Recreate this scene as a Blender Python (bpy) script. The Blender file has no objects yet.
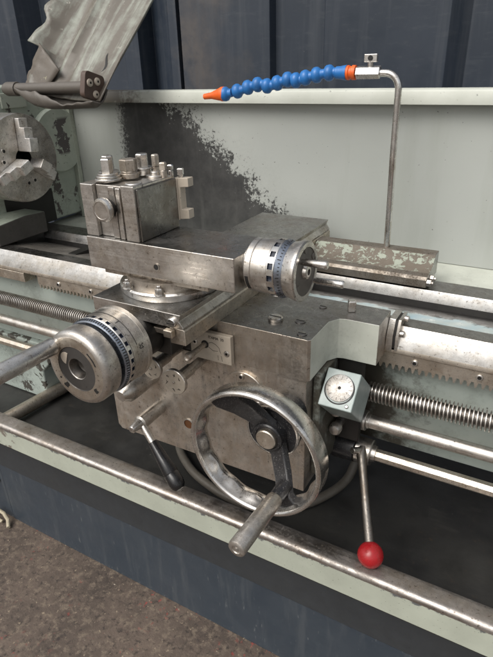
import bpy, bmesh, math, random
from mathutils import Vector, Matrix, Quaternion
random.seed(7)
C = bpy.context.scene.collection
OFF = Vector((0, 0, 0.72))          # lathe coordinates have z = 0 on the saddle top; the floor is 0.72 m below
PI = math.pi

# ------------------------------------------------------------------ materials
class NT:
    def __init__(self, name):
        self.m = bpy.data.materials.new(name); self.m.use_nodes = True
        self.t = self.m.node_tree; self.b = self.t.nodes['Principled BSDF']
        self.pos = self.t.nodes.new('ShaderNodeNewGeometry').outputs['Position']
    def n(self, kind, **kw):
        nd = self.t.nodes.new(kind)
        for k, v in kw.items(): setattr(nd, k, v)
        return nd
    def put(self, sock, v):
        if isinstance(v, bpy.types.NodeSocket): self.t.links.new(v, sock)
        else: sock.default_value = v
    def scaled(self, s):
        nd = self.n('ShaderNodeVectorMath', operation='MULTIPLY')
        self.put(nd.inputs[0], self.pos); nd.inputs[1].default_value = s; return nd.outputs[0]
    def noise(self, scale, detail=4, rough=.55, stretch=None, dist=0.0):
        nd = self.n('ShaderNodeTexNoise')
        self.put(nd.inputs['Vector'], self.scaled(stretch) if stretch else self.pos)
        nd.inputs['Scale'].default_value = scale; nd.inputs['Detail'].default_value = detail
        nd.inputs['Roughness'].default_value = rough; nd.inputs['Distortion'].default_value = dist
        return nd.outputs['Fac']
    def ramp(self, f, a, b, lo=0.0, hi=1.0):
        nd = self.n('ShaderNodeMapRange', clamp=True)
        self.put(nd.inputs[0], f)
        for i, v in enumerate((a, b, lo, hi)): nd.inputs[i+1].default_value = v
        return nd.outputs[0]
    def math(self, op, a, b=0.0):
        nd = self.n('ShaderNodeMath', operation=op)
        self.put(nd.inputs[0], a); self.put(nd.inputs[1], b); return nd.outputs[0]
    def mix(self, f, a, b):
        nd = self.n('ShaderNodeMix', data_type='RGBA')
        self.put(nd.inputs[0], f)
        for s, v in ((nd.inputs[6], a), (nd.inputs[7], b)):
            if isinstance(v, tuple): v = v + (1,) if len(v) == 3 else v
            self.put(s, v)
        return nd.outputs[2]
    def xyz(self):
        nd = self.n('ShaderNodeSeparateXYZ'); self.put(nd.inputs[0], self.pos); return nd.outputs
    def bump(self, h, strength=.3, dist=.001):
        nd = self.n('ShaderNodeBump'); nd.inputs['Strength'].default_value = strength
        nd.inputs['Distance'].default_value = dist; self.put(nd.inputs['Height'], h)
        self.t.links.new(nd.outputs[0], self.b.inputs['Normal'])
    def set(self, **kw):
        for k, v in kw.items():
            k = {'col': 'Base Color', 'rough': 'Roughness', 'metal': 'Metallic', 'spec': 'Specular IOR Level'}[k]
            if isinstance(v, tuple): v = v + (1,)
            self.put(self.b.inputs[k], v)
        return self.m

def metal(name, col, rough=.32, dirt=.4, rust=.15, grain=None, scratch=.25, dirtcol=(.075, .058, .042), bump=.12, streak=0.):
    t = NT(name)
    big = t.noise(13, 8, .70); mid = t.noise(85, 6, .65); fine = t.noise(620, 3, .6)
    c = t.mix(t.ramp(mid, .38, .66), col, tuple(v*.74 for v in col))
    c = t.mix(t.math('MULTIPLY', t.ramp(t.noise(30, 7, .72), .46, .62), .55), c, tuple(v*q for v, q in zip(col, (.66, .60, .52))))
    d = t.math('MULTIPLY', t.ramp(t.math('ADD', big, t.math('MULTIPLY', t.math('SUBTRACT', fine, .5), .4)), .50, .66), dirt)
    if streak:
        st = t.ramp(t.math('ADD', t.noise(1, 5, .65, stretch=(95, 60, 9)), t.math('MULTIPLY', t.math('SUBTRACT', mid, .5), .25)), .54, .68)
        d = t.math('MAXIMUM', d, t.math('MULTIPLY', st, streak))
    c = t.mix(d, c, dirtcol)
    r = t.math('MULTIPLY', t.ramp(t.noise(60, 7, .72), .58, .66), rust)
    speck = t.math('MULTIPLY', t.ramp(t.noise(430, 2, .5), .66, .72), min(1, rust*2.5+.2))
    r = t.math('MAXIMUM', r, speck)
    c = t.mix(r, c, (.080, .042, .024))
    pits = t.math('MULTIPLY', t.ramp(t.noise(240, 3, .6), .63, .70), .65)
    c = t.mix(pits, c, (.06, .05, .042))
    t.set(col=c, metal=t.math('SUBTRACT', 1.0, t.math('MAXIMUM', t.math('MULTIPLY', d, .5), r)))
    gr = t.noise(1, 4, .65, stretch=grain) if grain else t.noise(170, 5, .7, stretch=(1, 1, 1))
    rg = t.math('ADD', t.ramp(gr, .3, .7, rough-scratch*.3, rough+scratch*.3), t.math('MULTIPLY', d, .3))
    rg = t.math('ADD', rg, t.ramp(t.noise(24, 6, .7), .4, .65, -.04, .09))
    sc = t.noise(1, 2, .5, stretch=(900, 35, 300))        # stray scratches
    rg = t.math('ADD', rg, t.math('MULTIPLY', t.ramp(sc, .66, .70), .12))
    t.set(rough=t.math('MAXIMUM', rg, .12))
    t.bump(t.math('ADD', gr, t.math('MULTIPLY', fine, .4)), bump, .0005)
    return t.m

def paint(name, col, rough=.45, dirt=.3, dirtcol=(.05, .042, .03), chip=0., chipcol=(.06, .05, .045), bump=.15, chipscale=22):
    t = NT(name)
    a = t.noise(9, 6, .62); f = t.noise(210, 4, .65)
    c = t.mix(t.ramp(t.noise(30, 4), .35, .7), col, tuple(v*.86 for v in col))
    d = t.math('MULTIPLY', t.ramp(t.math('ADD', a, t.math('MULTIPLY', t.math('SUBTRACT', f, .5), .4)), .5, .75), dirt)
    c = t.mix(d, c, dirtcol)
    c = t.mix(t.math('MULTIPLY', t.ramp(t.noise(380, 2, .5), .69, .74), .65), c, tuple(v*.2 for v in col))
    if chip:
        ch = t.ramp(t.noise(chipscale, 8, .68, dist=.4), .68-.16*chip, .695-.16*chip)
        c = t.mix(ch, c, chipcol)
        t.bump(t.math('ADD', t.math('MULTIPLY', ch, -1.2), t.math('MULTIPLY', f, .3)), .5, .0006)
    else:
        t.bump(t.math('ADD', f, t.math('MULTIPLY', a, .5)), bump, .0008)
    t.set(col=c, rough=t.ramp(t.noise(55, 4), .3, .7, rough-.08, rough+.12))
    return t.m

def plastic(name, col, rough=.35, dirt=.15):
    t = NT(name)
    c = t.mix(t.math('MULTIPLY', t.ramp(t.noise(70, 6, .68), .48, .70), dirt), col, (.05, .04, .03))
    c = t.mix(t.math('MULTIPLY', t.ramp(t.noise(1, 3, .6, stretch=(420, 420, 90)), .66, .70), min(.5, dirt*2)), c, tuple(min(1, v*1.5+.06) for v in col))
    t.set(col=c, rough=t.ramp(t.noise(160, 4), .3, .7, rough-.07, rough+.12)); t.bump(t.noise(260, 3), .08, .0005)
    return t.m

STEEL = (.67, .64, .60); BRIGHT = (.78, .76, .73); WARM = (.66, .60, .52)
M = {}
M['steel'] = metal('machined_steel', STEEL, .33, .55, .14, grain=(14, 480, 480))
M['turned'] = metal('turned_grey_steel', (.67, .64, .60), .36, .35, .08, scratch=.15, bump=.04)
M['steel_x'] = metal('ground_steel_lengthwise', STEEL, .3, .4, .08, grain=(6, 700, 700))
M['ways'] = metal('polished_way_steel', (.66, .645, .62), .36, .3, .08, grain=(5, 600, 600), bump=.1)
M['rim'] = metal('worn_rim_steel', (.50, .465, .435), .42, .5, .2, grain=(8, 300, 300), bump=.15)
M['waydark'] = metal('wall_reflection_way_steel', (.33, .32, .31), .3, .5, .06, grain=(5, 500, 500), bump=.06)  # flat way tops: colour darkened to stand for the dark wall's reflection
M['bright'] = metal('bright_turned_steel', BRIGHT, .27, .25, .06, scratch=.14, bump=.03)
M['chrome'] = metal('polished_rim_steel', (.78, .76, .73), .22, .2, .05, scratch=.16, bump=.05)
M['warm'] = metal('aged_warm_steel', WARM, .4, .45, .3)
M['rusty'] = metal('rust_speckled_steel', (.56, .51, .45), .44, .5, .6, streak=.45)
M['darkplate'] = metal('dull_dark_steel', (.34, .335, .325), .29, .4, .1, bump=.05)
M['sidedark'] = metal('burnished_dark_steel', (.27, .262, .25), .3, .3, .04, scratch=.15, bump=.04)
M['darkrod'] = metal('dark_lever_steel', (.27, .25, .225), .42, .5, .3)
M['apron'] = metal('apron_steel', (.65, .595, .53), .44, .5, .18, scratch=.2, streak=.55)
M['tan'] = paint('etched_tan_plate', (.47, .41, .335), .42, .35, (.16, .13, .095))
M['dialface'] = metal('satin_dial_face', (.70, .68, .65), .5, .3, .05, scratch=.1)
M['black'] = paint('speckled_black_paint', (.012, .012, .014), .3, .35, (.06, .055, .05), chip=.5, chipcol=(.12, .115, .11), chipscale=620)
M['dark'] = paint('oil_and_shade_black', (.012, .011, .010), .4, .4, (.03, .026, .02))  # black of oily parts, also painted in for shade in gaps
M['green'] = paint('pale_machine_green', (.44, .475, .40), .42, .45, chip=.12)
M['greenworn'] = paint('chipped_machine_green', (.40, .445, .38), .5, .85, (.11, .10, .08), chip=.72, chipcol=(.085, .075, .07))
M['greenclean'] = paint('clean_machine_green', (.52, .54, .475), .4, .3, bump=.1)
M['grimygreen'] = paint('grimy_foot_green', (.24, .27, .225), .5, .9, (.06, .05, .04), chip=.6, chipcol=(.075, .065, .055))
M['grime'] = paint('oily_grey_grime', (.075, .070, .062), .42, .8, (.028, .024, .02), chip=.3, chipcol=(.15, .15, .12))
M['greenbox'] = paint('grey_green_enamel', (.31, .365, .35), .36, .3)
def bed_mat():
    t = NT('oily_bed_green'); x, y, z = t.xyz()
    c = t.mix(t.ramp(t.noise(18, 5), .35, .7), (.37, .41, .375), (.31, .355, .325))
    d = t.ramp(t.math('ADD', t.noise(9, 7, .68), t.math('MULTIPLY', t.math('SUBTRACT', t.noise(160, 4, .65), .5), .3)), .50, .72)
    c = t.mix(t.math('MULTIPLY', d, .55), c, (.09, .08, .06))
    o = t.math('ADD', t.ramp(x, .16, .055), t.math('MULTIPLY', t.math('SUBTRACT', t.noise(38, 7, .72), .5), 2.2))
    o = t.math('MULTIPLY', t.ramp(o, .45, .95), t.ramp(x, -.2, -.1))
    c = t.mix(t.math('MULTIPLY', o, .9), c, (.04, .03, .018))
    c = t.mix(t.ramp(t.noise(75, 6, .7), .67, .69), c, (.05, .045, .035))
    t.set(col=c, rough=t.ramp(t.noise(55, 4), .3, .7, .3, .5)); t.bump(t.noise(120, 5), .2, .001); return t.m
M['bedgreen'] = bed_mat()
def guard_mat():
    t = NT('faded_guard_paint'); x = t.xyz()[0]
    st = t.math('ADD', t.noise(1, 4, .6, stretch=(55, 5, 5)), t.math('MULTIPLY', t.math('SUBTRACT', t.noise(40, 6, .7), .5), .35))
    c = t.mix(t.ramp(st, .46, .66), (.130, .116, .096), (.265, .28, .24))
    gz = t.math('ADD', t.ramp(t.xyz()[2], 1.055, .985), t.math('MULTIPLY', t.math('SUBTRACT', t.noise(22, 6, .7), .5), 1.5))
    c = t.mix(t.math('MULTIPLY', t.ramp(gz, .5, 1.0), .75), c, (.085, .07, .056))
    c = t.mix(t.math('MULTIPLY', t.ramp(t.noise(17, 7, .7), .52, .68), .6), c, (.105, .088, .072))
    c = t.mix(t.ramp(t.noise(60, 6, .7), .66, .70), c, (.40, .38, .33))
    t.set(col=c, rough=t.ramp(t.noise(50, 4), .3, .7, .35, .55)); t.bump(t.noise(60, 6, .65), .25, .001); return t.m
M['guard'] = guard_mat()
M['wallbrown'] = paint('grimy_wall_paint', (.115, .097, .078), .5, .8, (.045, .036, .028), chip=.3, chipcol=(.26, .24, .17), chipscale=40)
M['plate_brown'] = paint('brown_bracket_paint', (.085, .055, .042), .5, .4, (.03, .025, .02), chip=.15, chipcol=(.25, .2, .16))
M['guarddark'] = paint('grimy_bracket', (.10, .088, .075), .5, .5, (.03, .025, .02), chip=.3, chipcol=(.2, .18, .15))
def panel_mat():
    t = NT('slate_blue_panel'); z = t.xyz()[2]
    c = t.mix(t.ramp(t.noise(7, 6, .65), .35, .68), (.030, .041, .055), (.044, .055, .068))
    c = t.mix(t.math('MULTIPLY', t.ramp(t.noise(1, 5, .65, stretch=(45, 45, 5)), .52, .66), .5), c, (.070, .080, .090))
    low = t.math('ADD', t.ramp(z, .10, .0), t.math('MULTIPLY', t.math('SUBTRACT', t.noise(150, 6, .75), .5), 2.0))
    c = t.mix(t.math('MULTIPLY', t.ramp(low, 1.12, 1.2), .7), c, (.27, .27, .25))
    c = t.mix(t.math('MULTIPLY', t.ramp(t.noise(1, 3, .6, stretch=(260, 260, 30)), .68, .71), .4), c, (.20, .21, .21))
    t.set(col=c, rough=t.ramp(t.noise(30, 4), .3, .7, .32, .5)); t.bump(t.noise(60, 4), .1, .001); return t.m
M['bluepanel'] = panel_mat()
M['strip'] = paint('dark_grey_band', (.033, .037, .041), .5, .3, (.04, .04, .038))  # darker grey band across the upper part of the base
M['red'] = plastic('glossy_red_knob', (.34, .012, .016), .24, .3)
M['blackgrip'] = plastic('black_bakelite', (.010, .010, .011), .22, .1)
M['blue'] = plastic('blue_hose_plastic', (.018, .145, .42), .36, .28)
M['orange'] = plastic('orange_plastic', (.76, .12, .015), .44, .28)
M['cable'] = plastic('grey_cable', (.10, .09, .075), .5, .4)
M['strap'] = plastic('pale_strap', (.42, .37, .27), .7, .3)
M['ink'] = paint('engraved_black', (.012, .011, .010), .6, .0)
M['dialblue'] = metal('blued_dial_ring', (.36, .40, .47), .26, .2, .03)
M['pit'] = plastic('navy_groove_reflection', (.012, .017, .032), .4, .1)  # navy stands for reflections in the dial grooves, put into the colour

M['bracket'] = metal('grimy_bracket_steel', (.30, .27, .235), .55, .8, .5)
M['bracketgreen'] = paint('flaked_bracket_green', (.155, .130, .102), .5, .5, (.06, .05, .04), chip=1.0, chipcol=(.31, .335, .275), chipscale=85)

def lip_mat():                      # pale green lip whose top edge is worn to dark primer
    t = NT('worn_tray_lip')
    z = t.xyz()[2]; x = t.xyz()[0]
    c = t.mix(t.ramp(t.noise(25, 5), .35, .7), (.405, .43, .36), (.345, .365, .305))
    c = t.mix(t.math('MULTIPLY', t.ramp(t.noise(300, 2), .69, .73), .7), c, (.06, .06, .05))
    edge = t.math('ADD', t.ramp(z, .72-.334, .72-.312), t.math('MULTIPLY', t.math('SUBTRACT', t.noise(70, 7, .7), .5), 1.7))
    e1 = t.ramp(edge, .95, 1.05)
    c = t.mix(e1, c, (.11, .115, .115))
    left = t.math('ADD', t.ramp(x, -.52, -.60), t.math('MULTIPLY', t.math('SUBTRACT', t.noise(42, 8, .7, dist=.5), .5), 3.2))
    c = t.mix(t.math('MULTIPLY', t.ramp(left, .95, 1.05), .9), c, (.14, .115, .095))
    t.set(col=c, rough=t.ramp(t.noise(50, 4), .3, .7, .36, .55)); t.bump(t.noise(160, 4), .15, .0008)
    return t.m
M['lip'] = lip_mat()

def splash_mat():                   # pale green paint worn through to black at the left
    t = NT('splash_panel_paint')
    x, y, z = t.xyz()
    base = t.mix(t.ramp(t.noise(4, 3), .35, .7), (.395, .412, .388), (.35, .367, .342))
    base = t.mix(t.math('MULTIPLY', t.ramp(t.noise(5, 5, .6, stretch=(3, 1, .35)), .52, .7), .35), base, (.25, .265, .225))
    base = t.mix(t.math('MULTIPLY', t.ramp(t.noise(200, 2), .71, .74), .75), base, (.04, .04, .035))
    # right border of the worn patch runs down to the right
    s = t.math('ADD', x, t.math('MULTIPLY', t.math('SUBTRACT', z, .72), 1.10))      # x + 1.1 z (saddle frame)
    wob = t.math('MULTIPLY', t.math('SUBTRACT', t.noise(6, 4, .6), .5), .20)
    spk = t.math('ADD', t.math('MULTIPLY', t.math('SUBTRACT', t.noise(190, 6, .78), .5), .30), t.math('MULTIPLY', t.math('SUBTRACT', t.noise(38, 5, .7), .5), .26))
    s1 = t.math('ADD', t.math('ADD', s, wob), spk)
    right = t.ramp(s1, -.236, -.222)
    haze = t.ramp(t.math('ADD', t.math('ADD', s, wob), t.math('MULTIPLY', spk, .5)), -.34, -.14)
    wl = t.math('ADD', t.math('MULTIPLY', t.math('SUBTRACT', t.noise(150, 6, .75), .5), .10), x)
    left = t.ramp(wl, -.624, -.606)
    mask = t.math('MULTIPLY', left, t.math('SUBTRACT', 1.0, right))
    dark = t.mix(t.ramp(t.noise(26, 7, .7), .38, .66), (.017, .017, .018), (.045, .044, .043))
    dark = t.mix(t.math('MULTIPLY', t.ramp(t.noise(1, 5, .6, stretch=(60, 60, 5)), .54, .70), .4), dark, (.075, .075, .07))
    base = t.mix(t.math('MULTIPLY', t.math('MULTIPLY', t.math('SUBTRACT', 1.0, haze), left), .45), base, (.20, .205, .19))
    c = t.mix(t.math('MULTIPLY', mask, .96), base, dark)
    t.set(col=c, rough=t.ramp(t.noise(40, 4), .3, .7, .38, .55)); t.bump(t.math('ADD', t.noise(90, 4), t.math('MULTIPLY', mask, -.6)), .15, .001)
    return t.m
M['splash'] = splash_mat()

def liptop_mat():
    t = NT('splash_rail_paint')
    x = t.xyz()[0]
    c = t.mix(t.ramp(t.noise(18, 5), .4, .7), (.50, .515, .46), (.43, .445, .39))
    w = t.math('ADD', t.ramp(x, -.40, -.62, 0, 1.1), t.math('MULTIPLY', t.math('SUBTRACT', t.noise(40, 7, .7), .5), 1.4))
    c = t.mix(t.ramp(w, .6, .95), c, (.13, .115, .09))
    c = t.mix(t.math('MULTIPLY', t.ramp(t.noise(150, 3), .68, .72), .6), c, (.10, .10, .09))
    t.set(col=c, rough=.45); t.bump(t.noise(120, 4), .12, .001); return t.m
M['liptop'] = liptop_mat()

def inner_bed_mat():                # light blue paint between the ways; black of oil and painted shade behind
    t = NT('oily_shaded_bed_interior')
    y = t.xyz()[1]
    c = t.mix(t.ramp(t.noise(30, 4), .4, .65), (.30, .37, .36), (.30, .43, .48))
    m = t.math('ADD', t.ramp(y, .170, .225), t.math('MULTIPLY', t.math('SUBTRACT', t.noise(32, 7, .7), .5), 1.7))
    c = t.mix(t.ramp(m, .42, .62), c, (.011, .010, .009))
    lf = t.ramp(t.math('ADD', t.xyz()[0], t.math('MULTIPLY', t.math('SUBTRACT', t.noise(20, 5), .5), .2)), -.30, -.36)
    c = t.mix(lf, c, t.mix(t.ramp(t.noise(25, 6, .7), .4, .65), (.085, .078, .070), (.16, .148, .132)))
    t.set(col=c, rough=t.ramp(t.noise(60, 4), .3, .7, .25, .5)); t.bump(t.noise(90, 5), .25, .001); return t.m
M['innerbed'] = inner_bed_mat()

def tray_mat():
    t = NT('oily_tray_floor')
    c = t.mix(t.ramp(t.noise(10, 6, .6), .35, .7), (.015, .015, .015), (.034, .033, .030))
    c = t.mix(t.math('MULTIPLY', t.ramp(t.noise(70, 5, .7), .62, .72), .5), c, (.055, .04, .028))
    c = t.mix(t.math('MULTIPLY', t.ramp(t.noise(260, 2, .6), .70, .72), t.ramp(t.noise(6, 3), .50, .62)), c, (.24, .22, .19))
    c = t.mix(t.math('MULTIPLY', t.ramp(t.noise(5, 6, .7), .52, .60), .6), c, (.010, .010, .010))
    c = t.mix(t.math('MULTIPLY', t.ramp(t.noise(1, 4, .6, stretch=(18, 60, 40)), .60, .70), .2), c, (.06, .056, .05))
    t.set(col=c, rough=t.ramp(t.noise(14, 5), .35, .7, .3, .6)); t.bump(t.noise(130, 5), .3, .001); return t.m
M['tray'] = tray_mat()
M['jaw'] = metal('worn_jaw_steel', (.92, .90, .87), .5, .25, .08, scratch=.1)
M['oilglass'] = paint('rust_brown_sight_glass', (.13, .055, .022), .25, .6, (.03, .015, .01))
M['footgreen'] = paint('peeling_foot_paint', (.37, .42, .385), .5, .9, (.06, .055, .045), chip=.85, chipcol=(.07, .065, .055), chipscale=16)
M['bore'] = metal('dark_bore_steel', (.16, .15, .14), .4, .5, .1)
M['annulus'] = paint('worn_grey_black', (.045, .042, .039), .45, .35, (.09, .08, .07))

def floor_mat():
    t = NT('stained_concrete')
    c = t.mix(t.ramp(t.noise(5, 7, .7), .36, .66), (.125, .094, .074), (.050, .038, .031))
    c = t.mix(t.math('MULTIPLY', t.ramp(t.noise(62, 6, .72), .50, .62), .62), c, (.19, .150, .112))
    c = t.mix(t.math('MULTIPLY', t.ramp(t.noise(85, 6, .75), .53, .63), .8), c, (.026, .020, .018))
    c = t.mix(t.math('MULTIPLY', t.ramp(t.noise(120, 3, .6), .655, .69), .75), c, (.30, .24, .17))
    c = t.mix(t.ramp(t.noise(47, 5, .7), .69, .72), c, (.42, .37, .30))
    red = t.math('MULTIPLY', t.ramp(t.noise(70, 5, .7), .585, .63), t.ramp(t.noise(7, 3), .53, .62))
    c = t.mix(t.math('MULTIPLY', red, .6), c, (.30, .04, .035))
    t.set(col=c, rough=.75); t.bump(t.math('ADD', t.noise(55, 7, .75), t.math('MULTIPLY', t.noise(220, 3), .4)), .4, .003); return t.m
M['floor'] = floor_mat()

def wall_mat():
    t = NT('weathered_container_paint')
    x, y, z = t.xyz()
    c = t.mix(t.ramp(t.noise(3, 5, .6), .35, .7), (.017, .025, .038), (.026, .035, .051))
    c = t.mix(t.math('MULTIPLY', t.ramp(t.noise(14, 6, .7, stretch=(1, 1, 4)), .55, .7), .4), c, (.06, .068, .078))
    c = t.mix(t.ramp(t.noise(75, 6, .75), .70, .72), c, (.11, .115, .12))
    p = t.math('ADD', t.math('MULTIPLY', t.math('SUBTRACT', t.noise(6, 5, .65), .5), .55), x)     # faded rusty patch
    w = t.math('MULTIPLY', t.ramp(p, -1.04, -.96), t.ramp(p, -.74, -.93))
    c = t.mix(t.math('MULTIPLY', w, t.ramp(t.noise(9, 7, .7), .35, .62, .25, .8)), c, (.090, .079, .073))
    c = t.mix(t.math('MULTIPLY', t.ramp(t.noise(1, 6, .65, stretch=(22, 22, 1.2)), .50, .68), .5), c, (.062, .070, .082))
    t.set(col=c, rough=t.ramp(t.noise(20, 4), .3, .7, .42, .6)); t.bump(t.noise(40, 4), .1, .002); return t.m
M['wall'] = wall_mat()

def cover_mat():                    # flange cover with a big paint chip
    t = NT('flaked_cover_paint')
    x, y, z = t.xyz()
    c = t.mix(t.ramp(t.noise(40, 4), .35, .7), (.44, .48, .415), (.37, .41, .35))
    m = t.math('ADD', t.math('ABSOLUTE', t.math('SUBTRACT', y, .374)), t.math('MULTIPLY', t.math('SUBTRACT', t.noise(45, 6, .65, dist=.6), .5), .11))
    mz = t.ramp(t.math('ABSOLUTE', t.math('SUBTRACT', z, .72+.157)), .040, .034)
    c = t.mix(t.math('MULTIPLY', t.ramp(m, .013, .010), mz), c, (.085, .075, .075))
    c = t.mix(t.ramp(t.noise(160, 3), .69, .72), c, (.09, .075, .05))
    t.set(col=c, rough=.5); t.bump(t.noise(120, 4), .2, .001); return t.m
M['cover'] = cover_mat()

# ------------------------------------------------------------------ mesh helpers
WL = {}
class B:
    def __init__(self): self.bm = bmesh.new()
    def face(self, vs, mi=0):
        try: f = self.bm.faces.new(vs); f.material_index = mi; return f
        except ValueError: return None
    def box(self, x0, x1, y0, y1, z0, z1, mi=0):
        v = [self.bm.verts.new((x, y, z)) for x in (x0, x1) for y in (y0, y1) for z in (z0, z1)]
        for q in ((0,1,3,2),(4,6,7,5),(0,4,5,1),(2,3,7,6),(0,2,6,4),(1,5,7,3)): self.face([v[i] for i in q], mi)
        return v
    def prism(self, pts, axis, a, b, mi=0, side=None):
        """polygon in the plane across `axis`, extruded from a to b"""
        def P(p, t):
            return {'x': (t, p[0], p[1]), 'y': (p[0], t, p[1]), 'z': (p[0], p[1], t)}[axis]
        va = [self.bm.verts.new(P(p, a)) for p in pts]; vb = [self.bm.verts.new(P(p, b)) for p in pts]
        n = len(pts)
        self.face(va, mi); self.face(vb[::-1], mi)
        for i in range(n): self.face([va[i], va[(i+1) % n], vb[(i+1) % n], vb[i]], side[i] if side else mi)
    def lathe(self, prof, o, ax, n=48, mi=0, mis=None, ph=0.0):
        """prof: (t along axis, radius); closed where r = 0"""
        o = Vector(o); ax = Vector(ax).normalized()
        u = ax.orthogonal().normalized(); w = ax.cross(u)
        rings = []
        for t, r in prof:
            if r <= 1e-7: rings.append([self.bm.verts.new(o + ax*t)])
            else: rings.append([self.bm.verts.new(o + ax*t + (u*math.cos(ph+2*PI*k/n) + w*math.sin(ph+2*PI*k/n))*r) for k in range(n)])
        for i in range(len(rings)-1):
            A, D = rings[i], rings[i+1]; m = mis[i] if mis else mi
            for k in range(n):
                k2 = (k+1) % n
                if len(A) == 1 and len(D) == 1: break
                if len(A) == 1: self.face([A[0], D[k2], D[k]], m)
                elif len(D) == 1: self.face([A[k], A[k2], D[0]], m)
                else: self.face([A[k], A[k2], D[k2], D[k]], m)
    def cyl(self, p0, p1, r0, r1=None, n=32, mi=0, ph=0.0):
        p0 = Vector(p0); p1 = Vector(p1); r1 = r0 if r1 is None else r1; L = (p1-p0).length
        self.lathe([(0, 0), (0, r0), (L, r1), (L, 0)], p0, p1-p0, n, mi, ph=ph)
    def tube(self, pts, r, n=16, mi=0, cap=True):
        pts = [Vector(p) for p in pts]; rings = []; u = None
        for i, p in enumerate(pts):
            d = (pts[min(i+1, len(pts)-1)] - pts[max(i-1, 0)]).normalized()
            u = d.orthogonal().normalized() if u is None else (u - d*u.dot(d)).normalized()
            w = d.cross(u); rr = r[i] if isinstance(r, (list, tuple)) else r
            rings.append([self.bm.verts.new(p + (u*math.cos(2*PI*k/n) + w*math.sin(2*PI*k/n))*rr) for k in range(n)])
        for A, D in zip(rings, rings[1:]):
            for k in range(n): self.face([A[k], A[(k+1) % n], D[(k+1) % n], D[k]], mi)
        if cap: self.face(rings[0][::-1], mi); self.face(rings[-1], mi)
    def sphere(self, c, r, n=32, mi=0, ax=(0, 0, 1)):
        self.lathe([(-r*math.cos(PI*i/16), r*math.sin(PI*i/16)) for i in range(17)], c, ax, n, mi)
    def build(self, name, mats, parent=None, bevel=0.0, smooth=35, seg=2):
        bm = self.bm
        bmesh.ops.recalc_face_normals(bm, faces=bm.faces[:])
        lo = Vector([min(v.co[i] for v in bm.verts) for i in range(3)]); hi = Vector([max(v.co[i] for v in bm.verts) for i in range(3)])
        c = (lo+hi)/2
        for v in bm.verts: v.co -= c
        me = bpy.data.meshes.new(name); bm.to_mesh(me); bm.free()
        for m in (mats if isinstance(mats, (list, tuple)) else [mats]): me.materials.append(M[m])
        for p in me.polygons: p.use_smooth = True
        me.set_sharp_from_angle(angle=math.radians(smooth))
        return link(name, me, c + OFF, parent, bevel, seg)
def link(name, me, loc, parent=None, bevel=0.0, seg=2):
    o = bpy.data.objects.new(name, me); C.objects.link(o); o.location = loc; WL[o.name] = Vector(loc)
    if parent:
        o.parent = parent; o.matrix_parent_inverse = Matrix.Translation(-WL[parent.name])
    if bevel:
        b = o.modifiers.new('edge', 'BEVEL'); b.width = bevel; b.segments = seg; b.limit_method = 'ANGLE'
        b.angle_limit = math.radians(38); b.harden_normals = True; b.use_clamp_overlap = True
    return o
def empty(name, loc):
    o = bpy.data.objects.new(name, None); C.objects.link(o); o.location = loc; WL[o.name] = Vector(loc); return o
def tag(o, label=None, cat=None, kind=None, group=None):
    if label: o['label'] = label
    if cat: o['category'] = cat
    if kind: o['kind'] = kind
    if group: o['group'] = group
    return o
def arc(cx, cz, r, a0, a1, n):
    return [(cx + r*math.cos(math.radians(a0+(a1-a0)*i/n)), cz + r*math.sin(math.radians(a0+(a1-a0)*i/n))) for i in range(n+1)]
def text_mesh(name, body, size, mat, origin, right, up, parent, depth=.0002):
    cu = bpy.data.curves.new('t', 'FONT'); cu.body = body; cu.size = size; cu.extrude = depth; cu.align_x = 'CENTER'; cu.align_y = 'CENTER'
    ob = bpy.data.objects.new('t', cu); C.objects.link(ob)
    me = bpy.data.meshes.new_from_object(ob.evaluated_get(bpy.context.evaluated_depsgraph_get()))
    bpy.data.objects.remove(ob); bpy.data.curves.remove(cu)
    r = Vector(right).normalized(); u = Vector(up).normalized(); nrm = r.cross(u)
    me.transform(Matrix((r, u, nrm)).transposed().to_4x4())
    me.materials.clear(); me.materials.append(M[mat])
    return link(name, me, Vector(origin)+OFF, parent)

# ------------------------------------------------------------------ setting
b = B(); b.box(-40, 40, -40, 40, -.80, -.72)
f = b.build('floor', 'floor'); tag(f, 'brown stained concrete floor with flecks of red paint', 'floor', 'structure')

def container_wall():
    b = B()
    prof = []                       # corrugated sheet: (x, y) outline of the front, thickness behind
    xs = [(-4.2, 0), (-1.80, 0), (-1.765, .10), (-1.33, .10), (-1.315, .07), (-1.245, .07), (-1.24, .16), (-1.085, .05), (-1.050, .05), (-1.045, .20), (-1.012, .20),
          (-1.000, 0), (-.660, 0), (-.652, .030), (-.490, .034), (-.480, .008), (-.118, 0), (-.072, .05), (.22, .05), (.26, 0), (.6, 0), (.64, .05), (.9, .05), (.94, 0), (3.6, 0)]
    front = [(x, 1.2+y) for x, y in xs]
    back = [(x, y+.004) for x, y in front[::-1]]
    b.prism(front+back, 'z', -.72, 1.9)
    o = b.build('container_wall', 'wall', bevel=.003)
    tag(o, 'dark blue steel container wall with upright folds behind the lathe', 'container wall')
    return o
container_wall()

b = B()
b.tube([(-.905, .02, -.712), (-.872, .03, -.708), (-.845, .045, -.690), (-.820, .0455, -.695), (-.806, .043, -.708), (-.79, .03, -.714)], .0045, 10)
b.tube([(-.885, .005, -.713), (-.862, .012, -.705), (-.845, .034, -.709), (-.82, .036, -.714)], .004, 10)
o = b.build('cord', 'strap'); tag(o, 'pale knotted cord lying on the floor by the blue base panel', 'cord')

# ------------------------------------------------------------------ the lathe
L = empty('metal_lathe', (-.2, .2, 0))
tag(L, 'worn green and bare steel metalworking lathe with handwheels and black chip tray', 'lathe')

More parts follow.
